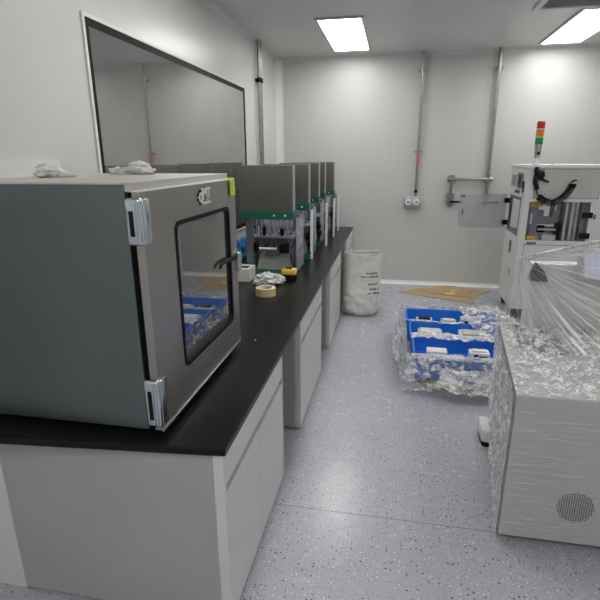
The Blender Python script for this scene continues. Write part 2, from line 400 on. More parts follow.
# ------------------------------------------------------------------ lab bench
EX = -.54          # worktop front edge
XB = -1.45
mb = MB().hexa([(XL+.002, 1.245, .770), (-.522, 1.345, .770), (-.55, 6.85, .770), (XL+.002, 6.85, .770), (XL+.002, 1.245, .8), (-.522, 1.345, .8), (-.55, 6.85, .8), (XL+.002, 6.85, .8)], .004)
solo(mb, 'worktop', 'black_top', 'long matt black laboratory worktop running along the left wall', 'worktop')
solo(MB().box(XL+.002, XB-.004, 1.364, 6.85, 0, .769), 'bench_back_panel', 'cab', 'white service panel closing the gap behind the bench cabinets', 'panel')
CAB0 = None
cab_labels = ['white bench cabinet at the near end under the steel chamber', 'white bench cabinet under the tape roll, second from the camera',
              'white bench cabinet just before the standing sack, third from the camera', 'white bench cabinet against the back wall behind the sack']
def make_cabinet():
    L = .92
    t = thing('bench_cabinet', (-1.0, 1.36, 0), cab_labels[0], 'cabinet', 'cabinets under the bench')
    y0, y1 = 1.36, 1.36+L
    MB().box(XB, -.575, y0, y1, .012, .769).box(XB, -.538, y0, y0+.018, .012, .769).box(XB, -.538, y1-.018, y1, .012, .769).box(XB, -.60, y0+.03, y1-.03, 0, .012).build('carcass', 'cab', t)
    MB().box(-.575, -.572, y0+.018, y1-.018, .015, .768).build('shadow_gap', 'gap_shade', t)  # black sheet behind the fronts paints the shade in their gaps
    MB().box(-.57, -.538, y0+.020, y1-.022, .630, .768, .002).build('drawer', 'cab', t)
    ym = (y0+y1)/2-.01
    MB().box(-.57, -.538, y0+.020, ym-.002, .020, .596, .002).build('cabinet_door', 'cab', t)
    MB().box(-.57, -.538, ym+.002, y1-.022, .020, .596, .002).build('cabinet_door', 'cab', t)
    return t
CAB0 = make_cabinet()
for k, y in enumerate((2.79, 4.25, 5.72)):
    c2 = copy_tree(CAB0); c2.location.y = y; c2['label'] = cab_labels[k+1]

# ------------------------------------------------------------------ stainless test chamber
CX0, CX1, CY0, CY1, CZ0, CZ1 = -1.50, -.812, 1.375, 2.25, .826, 1.677
t = thing('test_chamber', (-1.15, 1.81, .8), 'large stainless steel test chamber with glazed door at the near end of bench', 'test chamber')
MB().box(CX0, CX1, CY0, CY1, CZ0, CZ1-.004, .003).build('chamber_body', 'steel_dim', t)
MB().box(CX0-.004, -.785, CY0-.003, CY1+.003, CZ1-.004, CZ1+.002).box(CX1, -.785, CY0+.003, CY1, CZ1-.026, CZ1-.004).build('top_panel', 'steel_lit_top', t)
for x, y in ((-1.44, 1.43), (-.87, 1.43), (-1.44, 2.19), (-.87, 2.19)):
    MB().cyl((x, y, .8), (x, y, .826), .022).build('foot', 'rubber', t, 'auto')
MB().box(CX1, -.785, CY0+.02, CY1-.01, CZ0+.01, CZ1-.03).build('door_seal', 'gasket', t)
d = MB()
oy0, oy1, oz0, oz1 = 1.368, 2.268, .828, 1.652
iy0, iy1, iz0, iz1 = 1.585, 2.172, .972, 1.535
d.ring(rrect(oy0, oy1, oz0, oz1, .006), rrect(iy0, iy1, iz0, iz1, .035), 'x', -.785, -.757)
door = d.build('chamber_door', 'steel', t)
MB().ring(rrect(iy0, iy1, iz0, iz1, .035), rrect(iy0+.016, iy1-.016, iz0+.016, iz1-.016, .025), 'x', -.783, -.754).build('window_gasket', 'gasket', door)
MB().prism(rrect(iy0+.016, iy1-.016, iz0+.016, iz1-.016, .025), 'x', -.772, -.766).build('window_pane', 'door_glass', door)
MB().box(-.757, -.752, oy0, oy1, oz0, oz0+.006).build('door_bright_edge', 'chrome', door)
for z0, z1 in ((1.488, 1.636), (.852, 1.03)):
    h = MB().box(-.806, -.749, CY0-.026, CY0-.001, z0, z1, .0115, 4).box(-.757, -.747, CY0-.012, CY0+.03, z0+.004, z1-.004, .003).build('hinge', 'chrome', t, 'auto')
    MB().box(-.790, -.776, CY0-.0275, CY0-.024, z0+.03, z1-.04).build('hinge_slot', 'black', h)
    MB().cyl((-.762, CY0-.026, z0+.012), (-.762, CY0-.026, z1-.012), .006, n=12).build('hinge_pin', 'chrome', h, 'auto')
la = MB().box(-.757, -.735, 2.225, 2.270, 1.21, 1.305, .005).build('door_latch', 'chrome', t)
MB().prism([(2.245, 1.286), (2.12, 1.298), (2.05, 1.297), (2.012, 1.288), (2.0, 1.270), (2.012, 1.268), (2.03, 1.281), (2.10, 1.281), (2.245, 1.266)], 'x', -.757, -.747, .003).build('latch_lever', 'black', la)
MB().box(-.786, -.7555, oy0, oy1, oz1-.001, oz1+.003).build('door_bright_edge', 'trimwhite', door)  # white strip paints the bright lit top edge of the steel door
# raised badge: gear outline, letters and a line of small type
lg = MB()
gc = (1.838, 1.600)
for k in range(8):
    a = math.radians(45*k+20)
    lg.box(-.757, -.7545, gc[0]+.025*math.cos(a)-.006, gc[0]+.025*math.cos(a)+.006, gc[1]+.025*math.sin(a)-.006, gc[1]+.025*math.sin(a)+.006)
badge = lg.build('badge_gear', 'black', t)
cu = bpy.data.curves.new('lettering', 'FONT'); cu.body = 'JMT'; cu.size = .062; cu.extrude = .0012; cu.offset = .0022; cu.space_character = .92
to = bpy.data.objects.new('tmp', cu); COL.objects.link(to)
bpy.context.view_layer.update()
me = bpy.data.meshes.new_from_object(to.evaluated_get(bpy.context.evaluated_depsgraph_get()))
bpy.data.objects.remove(to)
me.transform(Matrix(((0, 0, 1, -.7555), (1, 0, 0, 1.846), (0, 1, 0, 1.590), (0, 0, 0, 1))))
me.transform(Matrix.Translation(-V(ROOT[t.name])))
me.materials.clear(); me.materials.append(M['trimwhite'])
bo = bpy.data.objects.new('badge_lettering', me); COL.objects.link(bo); bo.parent = t
MB().box(-.757, -.7548, 1.848, 1.945, 1.570, 1.580).ring([(gc[0]+.02*math.cos(a*.5236), gc[1]+.02*math.sin(a*.5236)) for a in range(12)], [(gc[0]+.011*math.cos(a*.5236), gc[1]+.011*math.sin(a*.5236)) for a in range(12)], 'x', -.757, -.7542).build('badge_line', 'trimwhite', t)

mb = MB().grid(lambda u, v: V((-.7545+.003*math.sin(u*5)+(.004 if v < .9 else 0), 2.185+u*.078+.018*(1-v)*math.sin(u*3), 1.578+.076*v+.005*math.sin(u*9))), 8, 8)
mb.grid(lambda u, v: V((-.7545-.03*u, 2.20+v*.06, 1.655+.002+.003*math.sin(v*7)+.026*min(1, max(0, (u-.9)*0)))), 4, 8)
solo(mb, 'tape_strip', 'lime', 'lime green tape stuck over the far top corner of the chamber door', 'tape', thick=.001)
ct = CZ1+.003
solo(MB().lump((-1.352, 1.76, ct+.018), (.055, .06, .028), 3.1, .5, 4, 2.6, ct).lump((-1.30, 1.765, ct+.006), (.05, .025, .012), 8.1, .6, 3, 2.6, ct), 'crumpled_bag', 'plastic', 'white crumpled plastic lump on chamber top near the left edge', 'plastic bag', smooth=True)
mb = MB()
for k, (dx, dy, dz, a) in enumerate(((0, 0, .02, .3), (.055, .01, .012, -.2), (-.055, .0, .01, .1), (.02, .03, .03, .8))):
    mb.lump((-1.19+dx, 2.10+dy, ct+dz), (.055, .028, .016+.004*k), 11+k*3.7, .6, 3, 3, ct)
solo(mb, 'cloth_glove', 'plastic', 'pair of white crumpled gloves on chamber top beside the window', 'gloves', smooth=True)

# ------------------------------------------------------------------ hooded press machines on the bench
HL = ['bench press with stainless hood nearest the camera, tape roll in front of it', 'bench press with stainless hood, second in the row from the camera',
      'bench press with stainless hood, middle one of the row of five', 'bench press with stainless hood, last but one before the back wall', 'bench press with stainless hood standing closest to the back wall']
HX, HY = -.995, 3.75
def press():
    t = thing('bench_press', (HX, HY, .8), HL[0], 'press machine', 'hooded presses on the bench')
    def X(a): return HX+a
    def Yy(a): return HY+a
    def Z(a): return .8+a
    MB().box(X(-.225), X(.212), Yy(0), Yy(.45), Z(0), Z(.022), .003).build('base_plate', 'green', t)
    MB().box(X(-.215), X(.215), Yy(0), Yy(.10), Z(.54), Z(.893), .004).build('hood', 'steel_hood', t)
    MB().box(X(.2155), X(.2175), Yy(.004), Yy(.096), Z(.545), Z(.89)).build('hood_side_glint', 'alu', t)  # paler sheet paints the light reflected by the hood's side
    up = MB().box(X(-.222), X(.222), Yy(-.004), Yy(.11), Z(.475), Z(.54), .004).build('top_plate', 'green', t)
    for a in (.065, .155): MB().cyl((X(a), Yy(-.010), Z(.508)), (X(a), Yy(-.004), Z(.508)), .008, n=12).build('screw', 'trimwhite', up)
    for a, b in ((-.155, .05), (-.19, .40), (.175, .40)):
        mb = MB().box(X(a-.028), X(a+.028), Yy(b-.028), Yy(b+.028), Z(.022), Z(.475))
        for s in (-1, 1): mb.box(X(a+s*.016-.004), X(a+s*.016+.004), Yy(b-.031), Yy(b-.028), Z(.03), Z(.47))
        mb.build('column', 'alu_dark', t)
    MB().box(X(-.17), X(.205), Yy(.06), Yy(.36), Z(.315), Z(.335), .003).build('platen', 'alu', t)
    for a in (-.12, -.06, .02, .08, .14):
        MB().cyl((X(a), Yy(.10+.05*abs(math.sin(a*30))), Z(.335)), (X(a), Yy(.10+.05*abs(math.sin(a*30))), Z(.475)), .007, n=10).build('guide_rod', 'chrome', t, 'auto')
    rs = random.Random(5)
    spots = [(a, b) for a in (-.14, -.09, -.04, .01, .06, .11, .16) for b in (.075, .15)]
    for k, (a, b) in enumerate(spots):
        hh = rs.uniform(.015, .075); ww = rs.uniform(.009, .02)
        if k % 3 == 1: MB().box(X(a-.013), X(a+.013), Yy(b-.012), Yy(b+.012), Z(.3352), Z(.335+hh), .002).build('sensor_block', 'black', t)
        elif k % 3 == 2: MB().cyl((X(a), Yy(b), Z(.3352)), (X(a), Yy(b), Z(.35+hh)), ww*.7, n=12).build('locating_pin', 'chrome', t, 'auto')
        else: MB().box(X(a-ww), X(a+ww), Yy(b-ww), Yy(b+ww), Z(.3352), Z(.335+hh), .002).build('fixture_bit', 'alu', t)
    MB().box(X(-.13), X(.15), Yy(.1), Yy(.34), Z(.255), Z(.315)).build('carriage', 'alu_dark', t)
    for a in (-.135, .125): 
        MB().box(X(a-.035), X(a+.035), Yy(.05), Yy(.12), Z(.195), Z(.27), .005).cyl((X(a), Yy(.04), Z(.23)), (X(a), Yy(.05), Z(.23)), .022).build('clamp_block', 'black', t)
    MB().cyl((X(-.07), Yy(.018), Z(.236)), (X(.075), Yy(.018), Z(.236)), .0095, n=12).build('handle_bar', 'trimwhite', t, 'auto')
    MB().box(X(-.05), X(.06), Yy(.12), Yy(.30), Z(.152), Z(.255)).build('slide_block', 'alu_dark', t)
    MB().hexa([(X(-.14), Yy(.17), Z(.022)), (X(.15), Yy(.17), Z(.022)), (X(.15), Yy(.37), Z(.022)), (X(-.14), Yy(.37), Z(.022)),
               (X(-.12), Yy(.21), Z(.15)), (X(.13), Yy(.21), Z(.15)), (X(.13), Yy(.37), Z(.15)), (X(-.12), Yy(.37), Z(.15))], .006).build('fixture_base', 'beige', t)
    MB().box(X(.214), X(.219), Yy(.13), Yy(.45), Z(.03), Z(.47)).build('side_guard', 'guard', t)
    MB().box(X(-.2), X(.2), Yy(.44), Yy(.445), Z(.05), Z(.47)).build('rear_guard', 'guard', t)
    for q in range(4):
        a = -.10+.07*q
        MB().tube([(X(a), Yy(.055), Z(.30)), (X(a+.02), Yy(.035), Z(.25-.01*q)), (X(a+.06), Yy(.03), Z(.235)), (X(a+.10), Yy(.04), Z(.27)), (X(a+.11), Yy(.06), Z(.31))], .004).build('cable', 'black', t, True)
    MB().tube([(X(.16), Yy(.05), Z(.22)), (X(.19), Yy(.03), Z(.19)), (X(.205), Yy(.02), Z(.12)), (X(.225), Yy(.05), Z(.06)), (X(.23), Yy(.12), Z(.03))], .006).build('air_hose', 'black', t, True)
    return t
P0 = press()
def post(t, y):
    MB().box(HX+.222, HX+.246, HY+.06, HY+.085, .8005, 1.272, .003).build('light_curtain', 'trimwhite', t)
pr2 = copy_tree(P0); pr2.location.y = 4.47; pr2['label'] = HL[1]
ROOT[pr2.name] = (HX, HY, .8)
post(pr2, 4.45)
mb = MB().lump((HX+.20, HY+.10, 1.02), (.03, .05, .05), 4.4, .5, 3, 2.5).lump((HX+.21, HY+.14, .93), (.025, .05, .04), 7.4, .5, 3, 2.5)
mb.build('cable_bundle', 'black', pr2, True)
for k, y in enumerate((5.22, 5.83, 6.39)):
    p = copy_tree(pr2); p.location.y = y; p.location.x -= (.02, .04, 0)[k]; p['label'] = HL[2+k]
    for ch in kids(p):
        if ch.name.startswith('light_curtain'): ch.location.x += (.06, .09, .04)[k]

# things lying on the bench
t = thing('tape_roll', (-.875, 3.23, .8), 'roll of masking tape lying flat on the black worktop', 'tape')
def annulus(ro, ri, z0, z1, cx, cy, n=36):
    c = [(cx+ro*math.cos(2*math.pi*k/n), cy+ro*math.sin(2*math.pi*k/n)) for k in range(n)]
    i = [(cx+ri*math.cos(2*math.pi*k/n), cy+ri*math.sin(2*math.pi*k/n)) for k in range(n)]
    return MB().ring(c, i, 'z', z0, z1)
annulus(.073, .052, .8, .855, -.875, 3.23).build('tape', 'masking', t, 'auto')
annulus(.052, .047, .8, .856, -.875, 3.23).build('core', 'paper', t, 'auto', label='white cardboard core')
mb = MB().lump((-.94, 3.53, .835), (.105, .055, .055), 21, .6, 4, 2.4, .801).lump((-.865, 3.56, .83), (.055, .04, .04), 25, .6, 4, 3, .801).lump((-1.0, 3.50, .815), (.05, .035, .022), 29, .6, 4, 3, .801)
solo(mb, 'plastic_bag', 'plastic', 'crumpled clear white plastic bag on the worktop behind the tape roll', 'plastic bag', smooth=True)
t = thing('tape_dispenser', (-.79, 3.67, .8), 'small black and yellow block beside the crumpled bag on worktop', 'tool')
MB().box(-.855, -.745, 3.655, 3.72, .80, .848, .008).build('body', 'black', t, 'auto')
MB().box(-.860, -.740, 3.650, 3.725, .848, .895, .010).build('cap', 'yellow', t, 'auto')
MB().box(-.825, -.775, 3.67, 3.70, .895, .902, .003).build('button', 'black', t)
t = thing('paper_box', (-1.2, 3.64, .8), 'small white printed carton behind the chamber door latch', 'box')
MB().box(-1.31, -1.095, 3.56, 3.735, .8005, .905, .003).build('carton', 'paper', t)
MB().box(-1.19, -1.12, 3.60, 3.68, .905, .9056).build('printed_label', 'ink', t)
solo(MB().lump((-1.38, 4.30, .91), (.09, .10, .115), 31, .5, 4, 2.2, .801), 'blue_bag', 'blue2', 'shiny blue plastic bag standing behind the printed carton', 'plastic bag', smooth=True)
solo(MB().lump((-.70, 2.34, .803), (.006, .006, .004), 3, .5, 2, 2, .8005), 'paper_scrap', 'paper', 'tiny white scrap on the black worktop beside the chamber door', 'scrap')

# ------------------------------------------------------------------ woven sack on the floor
SX, SY = -.318, 5.40
def sack_pt(u, z, push=0):
    a = 2*math.pi*u
    h = z/.715
    e = 2/2.8 if h > .35 else 2/2.3
    cx, sx = math.cos(a), math.sin(a)
    bulge = .205+.022*math.sin(min(1, h/.55)*math.pi)-.05*max(0, (.10-h)/.10)**2
    r = V((math.copysign(abs(cx)**e, cx)*bulge, math.copysign(abs(sx)**e, sx)*(bulge-.03-.05*h)))
    n = fbm((math.cos(a)*1.6, math.sin(a)*1.6, z*6))
    rg = 1-abs(noise.noise(V((math.cos(a)*3.2, math.sin(a)*3.2, z*11))))*2.2
    low = min(1, max(0, (.50-h)/.12))
    k = 1+.035*n+low*(.055*rg+.035*math.sin(7*a+z*34)*max(0, .5-h)*2)-.03*low
    return V((SX+r.x*k*(1+push), SY+r.y*k*(1+push), z))
t = thing('woven_sack', (SX, SY, 0), 'white woven plastic sack standing on the floor beside the bench', 'sack')
mb = MB().grid(lambda u, v: sack_pt(u, .004+v*.712+(.018*math.sin(2*math.pi*u*2+.4)*v if v > .9 else 0)), 96, 70, True)
mb.bm.verts.ensure_lookup_table()
mb.bm.faces.new([mb.bm.verts[i*70] for i in range(96)][::-1])
mb.build('sack_body', 'sack', t, True, thick=.002)
rs = random.Random(9)
for r_, (z, u0, u1) in enumerate(((.50, .775, .90), (.46, .75, .92), (.375, .785, .93), (.32, .80, .92), (.275, .785, .93))):
    u = u0; mb = MB()
    while u < u1:
        du = rs.uniform(.005, .011); hh = rs.uniform(.012, .022)
        if rs.random() < .82:
            q = [sack_pt(u, z, .012), sack_pt(u+du, z, .012), sack_pt(u+du, z+hh, .012), sack_pt(u, z+hh, .012)]
            vs = [mb.bm.verts.new(p) for p in q]; mb.bm.faces.new(vs)
        u += du+.003
    mb.build('printed_line', 'ink', t)
MB().tube([sack_pt(k/95, .714, -.002) for k in range(96)]+[sack_pt(0, .714, -.002)], .0045, 6).build('sack_hem', 'trimwhite', t, True)

# ------------------------------------------------------------------ flattened cardboard
def sheet(name, poly, z0, label, th=.006):
    return solo(MB().prism(poly, 'z', z0, z0+th), name, 'card', label, 'cardboard', 'flattened cardboard on the floor')
sheet('cardboard_sheet', [(.14, 6.38), (.40, 6.64), (.62, 6.66), (.76, 6.76), (.90, 6.76), (1.36, 6.64), (1.13, 6.38), (1.14, 6.30), (1.04, 6.16), (1.04, 5.99), (.70, 6.12)], .001, 'brown flattened carton lying lowest on the floor by the back wall')
t = thing('cardboard_sheet', (.8, 6.5, .008), 'brown carton flap lying across the larger flattened carton', 'cardboard', 'flattened cardboard on the floor')
MB().prism([(.42, 6.46), (.66, 6.79), (.90, 6.80), (.93, 6.70), (1.02, 6.72), (1.10, 6.52), (1.00, 6.40), (1.04, 6.25), (.76, 6.28)], 'z', .008, .014).build('board', 'card', t)
MB().prism([(.72, 6.33), (.86, 6.36), (.85, 6.44), (.73, 6.42)], 'z', .0145, .0152).build('yellow_tape', 'yellow', t)
MB().prism([(.80, 6.52), (.92, 6.53), (.92, 6.58), (.81, 6.57)], 'z', .0145, .0152).build('yellow_tape', 'yellow', t)

# ------------------------------------------------------------------ pallet with blue crates
t = thing('wooden_pallet', (.55, 4.1, 0), 'wooden pallet on the floor carrying the blue crates', 'pallet')
for x in (.36, .70, 1.02): 
    for y in (3.55, 4.1, 4.65): MB().box(x-.045, x+.045, y-.06, y+.06, .0, .07, .002).build('block', 'wood', t)
for y in (3.56, 3.80, 4.10, 4.40, 4.68): MB().box(.26, 1.08, y-.045, y+.045, .07, .088, .002).build('deck_board', 'wood', t)
def crate(x0, x1, y0, y1, z0, z1, label):
    t = thing('blue_crate', ((x0+x1)/2, (y0+y1)/2, z0), label, 'crate', 'blue crates on the pallet')
    w = .006; i = .025
    mb = MB()
    def Q(a, z): return [(x0+a, y0+a, z), (x1-a, y0+a, z), (x1-a, y1-a, z), (x0+a, y1-a, z)]
    bo, to_, bi, ti = Q(i, z0), Q(.012, z1), Q(i+w, z0+.095), Q(.012+w, z1)
    vs = [[mb.bm.verts.new(p) for p in q] for q in (bo, to_, ti, bi)]
    for k in range(4):
        j = (k+1) % 4
        for a, b in ((0, 1), (1, 2), (2, 3)): mb.bm.faces.new((vs[a][k], vs[a][j], vs[b][j], vs[b][k]))
    mb.bm.faces.new(vs[3]); mb.bm.faces.new(vs[0][::-1])
    bmesh.ops.recalc_face_normals(mb.bm, faces=mb.bm.faces)
    mb.build('crate_body', 'blue', t)
    MB().ring(rrect(x0, x1, y0, y1, .03), rrect(x0+.016, x1-.016, y0+.016, y1-.016, .02), 'z', z1-.018, z1+.002).build('crate_rim', 'blue', t)
    return t
CZ = .0885
crate(.205, 1.03, 3.50, 3.905, CZ, .295, 'open blue crate nearest the camera on the pallet')
crate(.19, 1.02, 3.915, 4.305, CZ, .295, 'open blue crate in the middle of the pallet')
crate(.165, 1.01, 4.315, 4.72, CZ, .295, 'open blue crate at the back of the pallet by the cardboard')
def pack(x0, x1, y0, y1, h, m, label, z0=CZ+.0955, dark=None, name='wrapped_part', cat='package', seed=1):
    t = thing(name, ((x0+x1)/2, (y0+y1)/2, z0), label, cat, 'packages in the blue crates')
    MB().box(x0, x1, y0, y1, z0, z0+h, .006).build('wrap', m, t, 'auto')
    if dark:
        MB().box(x0+.02, x1-.02, y0+.02, y1-.03, z0+h, z0+h+.015, .004).build('top_piece', dark, t, 'auto')
        MB().box(x0+.03, x0+.06, y0-.004, y0, z0+.02, z0+h-.01).box(x1-.08, x1-.02, y0-.004, y0, z0+.015, z0+h-.02).build('front_piece', 'black', t)
pack(0.270, 0.420, 4.485, 4.605, 0.068, 'grey_pack', 'black and grey part in the back crate, leftmost of three', dark='black')
pack(0.500, 0.640, 4.465, 4.585, 0.068, 'grey_pack', 'pale grey wrapped part in the back crate between two others', dark='plastic')
pack(0.680, 0.840, 4.485, 4.615, 0.093, 'grey_pack', 'grey part with dark band in the back crate, rightmost of three', dark='plastic')
pack(0.270, 0.480, 4.085, 4.245, 0.078, 'grey_pack', 'flat grey bag of parts at left in the middle crate', dark='plastic')
pack(0.620, 0.860, 4.065, 4.245, 0.083, 'plastic', 'whitish bag of parts at right in the middle crate', dark='grey_pack')
pack(0.315, 0.470, 3.620, 3.720, 0.103, 'paper', 'white carton at left in the nearest blue crate', name='white_carton', cat='box')
pack(0.640, 0.790, 3.640, 3.740, 0.103, 'paper', 'white ridged carton at right in the nearest blue crate', name='white_carton', cat='box', dark='trimwhite')
pack(0.490, 0.600, 3.610, 3.670, 0.073, 'grey_pack', 'small grey part lying between the two white cartons', dark='grey_pack')

# film around the crates
def perim(u):
    L = [(.19, 3.47), (1.06, 3.47), (1.05, 4.75), (.145, 4.75)]
    s = u*4; k = int(s) % 4; f = s-int(s)
    a, b = V(L[k]), V(L[(k+1) % 4]); return a.lerp(b, f)
def pf_(u, v):
    p = perim(u); c = V((.6, 4.1)); d = (p-c).normalized()
    n = fbm((p.x*6, p.y*6, v*3.5)); n2 = abs(noise.noise(V((p.x*13, p.y*13, v*7))))
    flare = (1-v)**2*.055
    left = max(0, 1-abs(p.x-.16)/.10)
    o = .012+flare*(1.0+.6*n)+.04*abs(n)+.02*n2+left*.07*(.5+.6*abs(noise.noise(V((p.y*5, v*3, 2))))) * (1-abs(v-.45))
    z = .045+v*.275+.025*n*(.3+v)
    return V((p.x+d.x*o, p.y+d.y*o*.8, max(.012, z)))
t = thing('stretch_film', (.6, 4.1, .01), 'clear crumpled stretch film wrapped round the blue crates on the pallet', 'stretch film')
MB().grid(pf_, 220, 34, True).build('side_wrap', 'film', t, False)
def top1(u, v):
    x = .66+.40*u+.10*(1-v); y = 3.98+.80*v
    return V((x, y, .305+.05*abs(fbm((x*7, y*7, 1)))+.02*u))
MB().grid(top1, 46, 60).build('top_wrap', 'film', t, True)
def top2(u, v):
    x = .20+.85*u; y = 3.85+.13*v+.02*math.sin(u*9)
    return V((x, y, .302+.03*abs(fbm((x*9, y*9, 4)))))
def top3(u, v):
    x = .175+.50*u; y = 4.29+.05*v+.02*math.sin(u*7)
    return V((x, y, .300+.02*abs(fbm((x*9, y*9, 6)))))
MB().grid(top3, 60, 8).build('rim_glint_film', 'film_dense', t, True)  # dense white film strips paint the highlights along the crate rims
def top4(u, v):
    x = .19+.86*u; y = 3.475+.05*v
    return V((x, y, .302-.02*(1-v)+.012*abs(fbm((x*9, y*9, 8)))))
MB().grid(top4, 90, 8).build('rim_glint_film', 'film_dense', t, True)
MB().grid(top2, 80, 16).build('rim_glint_film', 'film_dense', t, True)
def skirt(u, v):
    x = .40+.70*u; y = 3.44-.09*v-.02*math.sin(u*7)
    z = .235-.215*v*(.55+.45*u)
    n = fbm((x*9, v*4, 7)); return V((x, y-.05*abs(n), max(.006, z+.025*n)))
MB().grid(skirt, 90, 30).build('front_skirt', 'film_dense', t, False)

# ------------------------------------------------------------------ tall white machine with signal tower
AX0, AX1, AY0, AY1, AZ0, AZ1 = 1.343, 2.13, 5.5, 6.18, .11, 1.665
t = thing('assembly_machine', (1.73, 5.84, 0), 'tall white machine cabinet with open side door and signal tower at back right', 'machine')
fx0, fx1, fz0, fz1 = 1.405, 2.0, .885, 1.292
sy0, sy1, sz0, sz1 = 5.60, 6.10, .925, 1.315
b = MB()
b.ring([(AX0, AZ0), (AX1, AZ0), (AX1, AZ1-.03), (AX0, AZ1-.03)], [(fx0, fz0), (fx1, fz0), (fx1, fz1), (fx0, fz1)], 'y', AY0, AY0+.02)
b.ring([(AY0+.02, AZ0), (AY1, AZ0), (AY1, AZ1-.03), (AY0+.02, AZ1-.03)], [(sy0, sz0), (sy1, sz0), (sy1, sz1), (sy0, sz1)], 'x', AX0, AX0+.02)
b.box(AX1-.02, AX1, AY0+.02, AY1, AZ0, AZ1-.03)
b.ring([(AX0+.02, AZ0), (AX1-.02, AZ0), (AX1-.02, AZ1-.03), (AX0+.02, AZ1-.03)], [(1.385, .93), (1.98, .93), (1.98, 1.29), (1.385, 1.29)], 'y', AY1-.02, AY1)
b.box(AX0+.02, AX1-.02, AY0+.02, AY1-.02, AZ0, AZ0+.02)
b.build('cabinet_body', 'white', t)
MB().ring([(sy0-.012, sz0-.012), (sy1+.012, sz0-.012), (sy1+.012, sz1+.012), (sy0-.012, sz1+.012)], [(sy0+.02, sz0+.02), (sy1-.02, sz0+.02), (sy1-.02, sz1-.02), (sy0+.02, sz1-.02)], 'x', AX0-.003, AX0+.025).build('opening_gasket', 'alu_dark', t)
MB().box(AX0-.014, AX1+.014, AY0-.014, AY1+.014, AZ1-.03, AZ1, .003).build('cabinet_top', 'trimwhite', t)
MB().box(AX0+.02, AX1-.02, AY0+.02, AY1-.02, .86, .88).build('deck', 'alu', t)
MB().ring([(1.60, .93), (1.98, .93), (1.98, 1.29), (1.60, 1.29)], [(1.63, .95), (1.95, .95), (1.95, 1.27), (1.63, 1.27)], 'y', AY1-.04, AY1-.02).build('rear_frame', 'alu_dark', t)
MB().ring([(1.43, 1.325), (2.06, 1.325), (2.06, 1.625), (1.43, 1.625)], [(1.436, 1.331), (2.054, 1.331), (2.054, 1.619), (1.436, 1.619)], 'y', AY0-.002, AY0).build('panel_joint', 'alu_dark', t)
MB().box(1.436, 2.054, AY0-.003, AY0, 1.331, 1.619).build('upper_panel', 'beige', t)
MB().ring([(1.40, .15), (2.07, .15), (2.07, .84), (1.40, .84)], [(1.405, .155), (2.065, .155), (2.065, .835), (1.405, .835)], 'y', AY0-.002, AY0).build('lower_panel_joint', 'alu_dark', t)
MB().box(1.425, 1.52, AY0-.002, AY0, .842, .868).build('name_plate', 'alu_dark', t)
for x, y in ((1.40, 5.56), (2.07, 5.56), (1.40, 6.10), (2.07, 6.10)):
    f = MB().cyl((x, y, .05), (x, y, .11), .014).box(x-.04, x+.04, y-.04, y+.04, .095, .109).box(x-.032, x+.032, y-.02, y+.02, .05, .095).build('castor', 'black', t)
    MB().cyl((x-.024, y-.01, .045), (x+.024, y-.01, .045), .045, n=24).build('wheel', 'rubber', f, 'auto')
# side: instrument window, buttons, latch
MB().box(AX0-.006, AX0, 5.62, 5.86, 1.42, 1.58, .002).build('instrument_window', 'alu_dark', t)
MB().cyl((AX0-.035, 5.76, 1.44), (AX0-.035, 5.76, 1.56), .05, n=24).build('blister_cover', 'alu', t, 'auto')
MB().box(AX0-.02, AX0, 5.88, 5.92, 1.44, 1.47).build('cover_knob', 'black', t)
for y in (5.72, 5.79, 5.86): MB().cyl((AX0-.014, y, 1.375), (AX0, y, 1.375), .016, n=14).build('push_button', 'alu_dark', t, 'auto')
MB().box(AX0-.001, AX0, 5.55, 5.59, 1.33, 1.41).build('warning_label', 'amber', t)
MB().box(AX0-.012, AX0, 5.55, 5.575, 1.38, 1.50).build('edge_switch', 'black', t)
MB().box(AX0-.014, AX0, 5.80, 5.85, .69, .83, .004).build('side_latch', 'alu_dark', t)
MB().box(AX0-.004, AX0, 5.74, 5.77, .44, .52).build('lower_latch', 'alu_dark', t)
# opened side door: smoked sheet with latch, on black hinges
d = MB().box(.775, AX0-.03, 6.115, 6.121, .93, 1.325).build('side_door', 'poly', t)
MB().box(.785, .84, 6.108, 6.115, 1.285, 1.315).build('door_label', 'alu_dark', d)
MB().box(.81, .825, 6.100, 6.115, 1.08, 1.15).build('door_grip', 'alu_dark', d)
for z in (1.255, 1.0): MB().box(AX0-.065, AX0, 6.085, 6.13, z-.028, z+.028, .003).build('door_hinge', 'black', t)
# front door seen edge-on hinged at right
for z in (1.16, .945): MB().box(1.93, 2.03, AY0-.016, AY0+.004, z-.028, z+.028, .003).build('front_hinge', 'black', t)
MB().box(2.045, 2.055, AY0-.02, AY0, 1.12, 1.17).build('front_screw', 'alu_dark', t)
# mechanism inside
MB().box(1.44, 1.53, 5.60, 5.72, .88, 1.24).box(1.455, 1.475, 5.585, 5.60, .90, 1.2).build('left_tower', 'alu_dark', t)
MB().box(1.43, 1.56, 5.56, 5.70, 1.235, 1.285, .003).build('yellow_guard', 'amber', t, label='yellow upper guard block')
MB().box(1.43, 1.52, 5.545, 5.62, .882, .925, .003).build('yellow_guard', 'amber', t, label='yellow lower guard block')
MB().box(1.53, 1.76, 5.66, 5.74, 1.04, 1.12).box(1.53, 1.60, 5.64, 5.72, 1.12, 1.19).box(1.68, 1.75, 5.62, 5.74, 1.12, 1.285).build('cross_beam', 'alu_dark', t)
MB().cyl((1.55, 5.62, .99), (1.77, 5.62, .99), .018, n=14).build('cylinder_rod', 'chrome', t, 'auto')
MB().box(1.60, 1.74, 5.60, 5.75, .88, .93).build('nest_block', 'beige', t)
MB().box(1.55, 1.62, 5.62, 5.66, .955, 1.03).build('motor', 'black', t)
MB().box(1.735, 1.78, 5.60, 5.70, .8805, 1.06).build('motor', 'black', t)
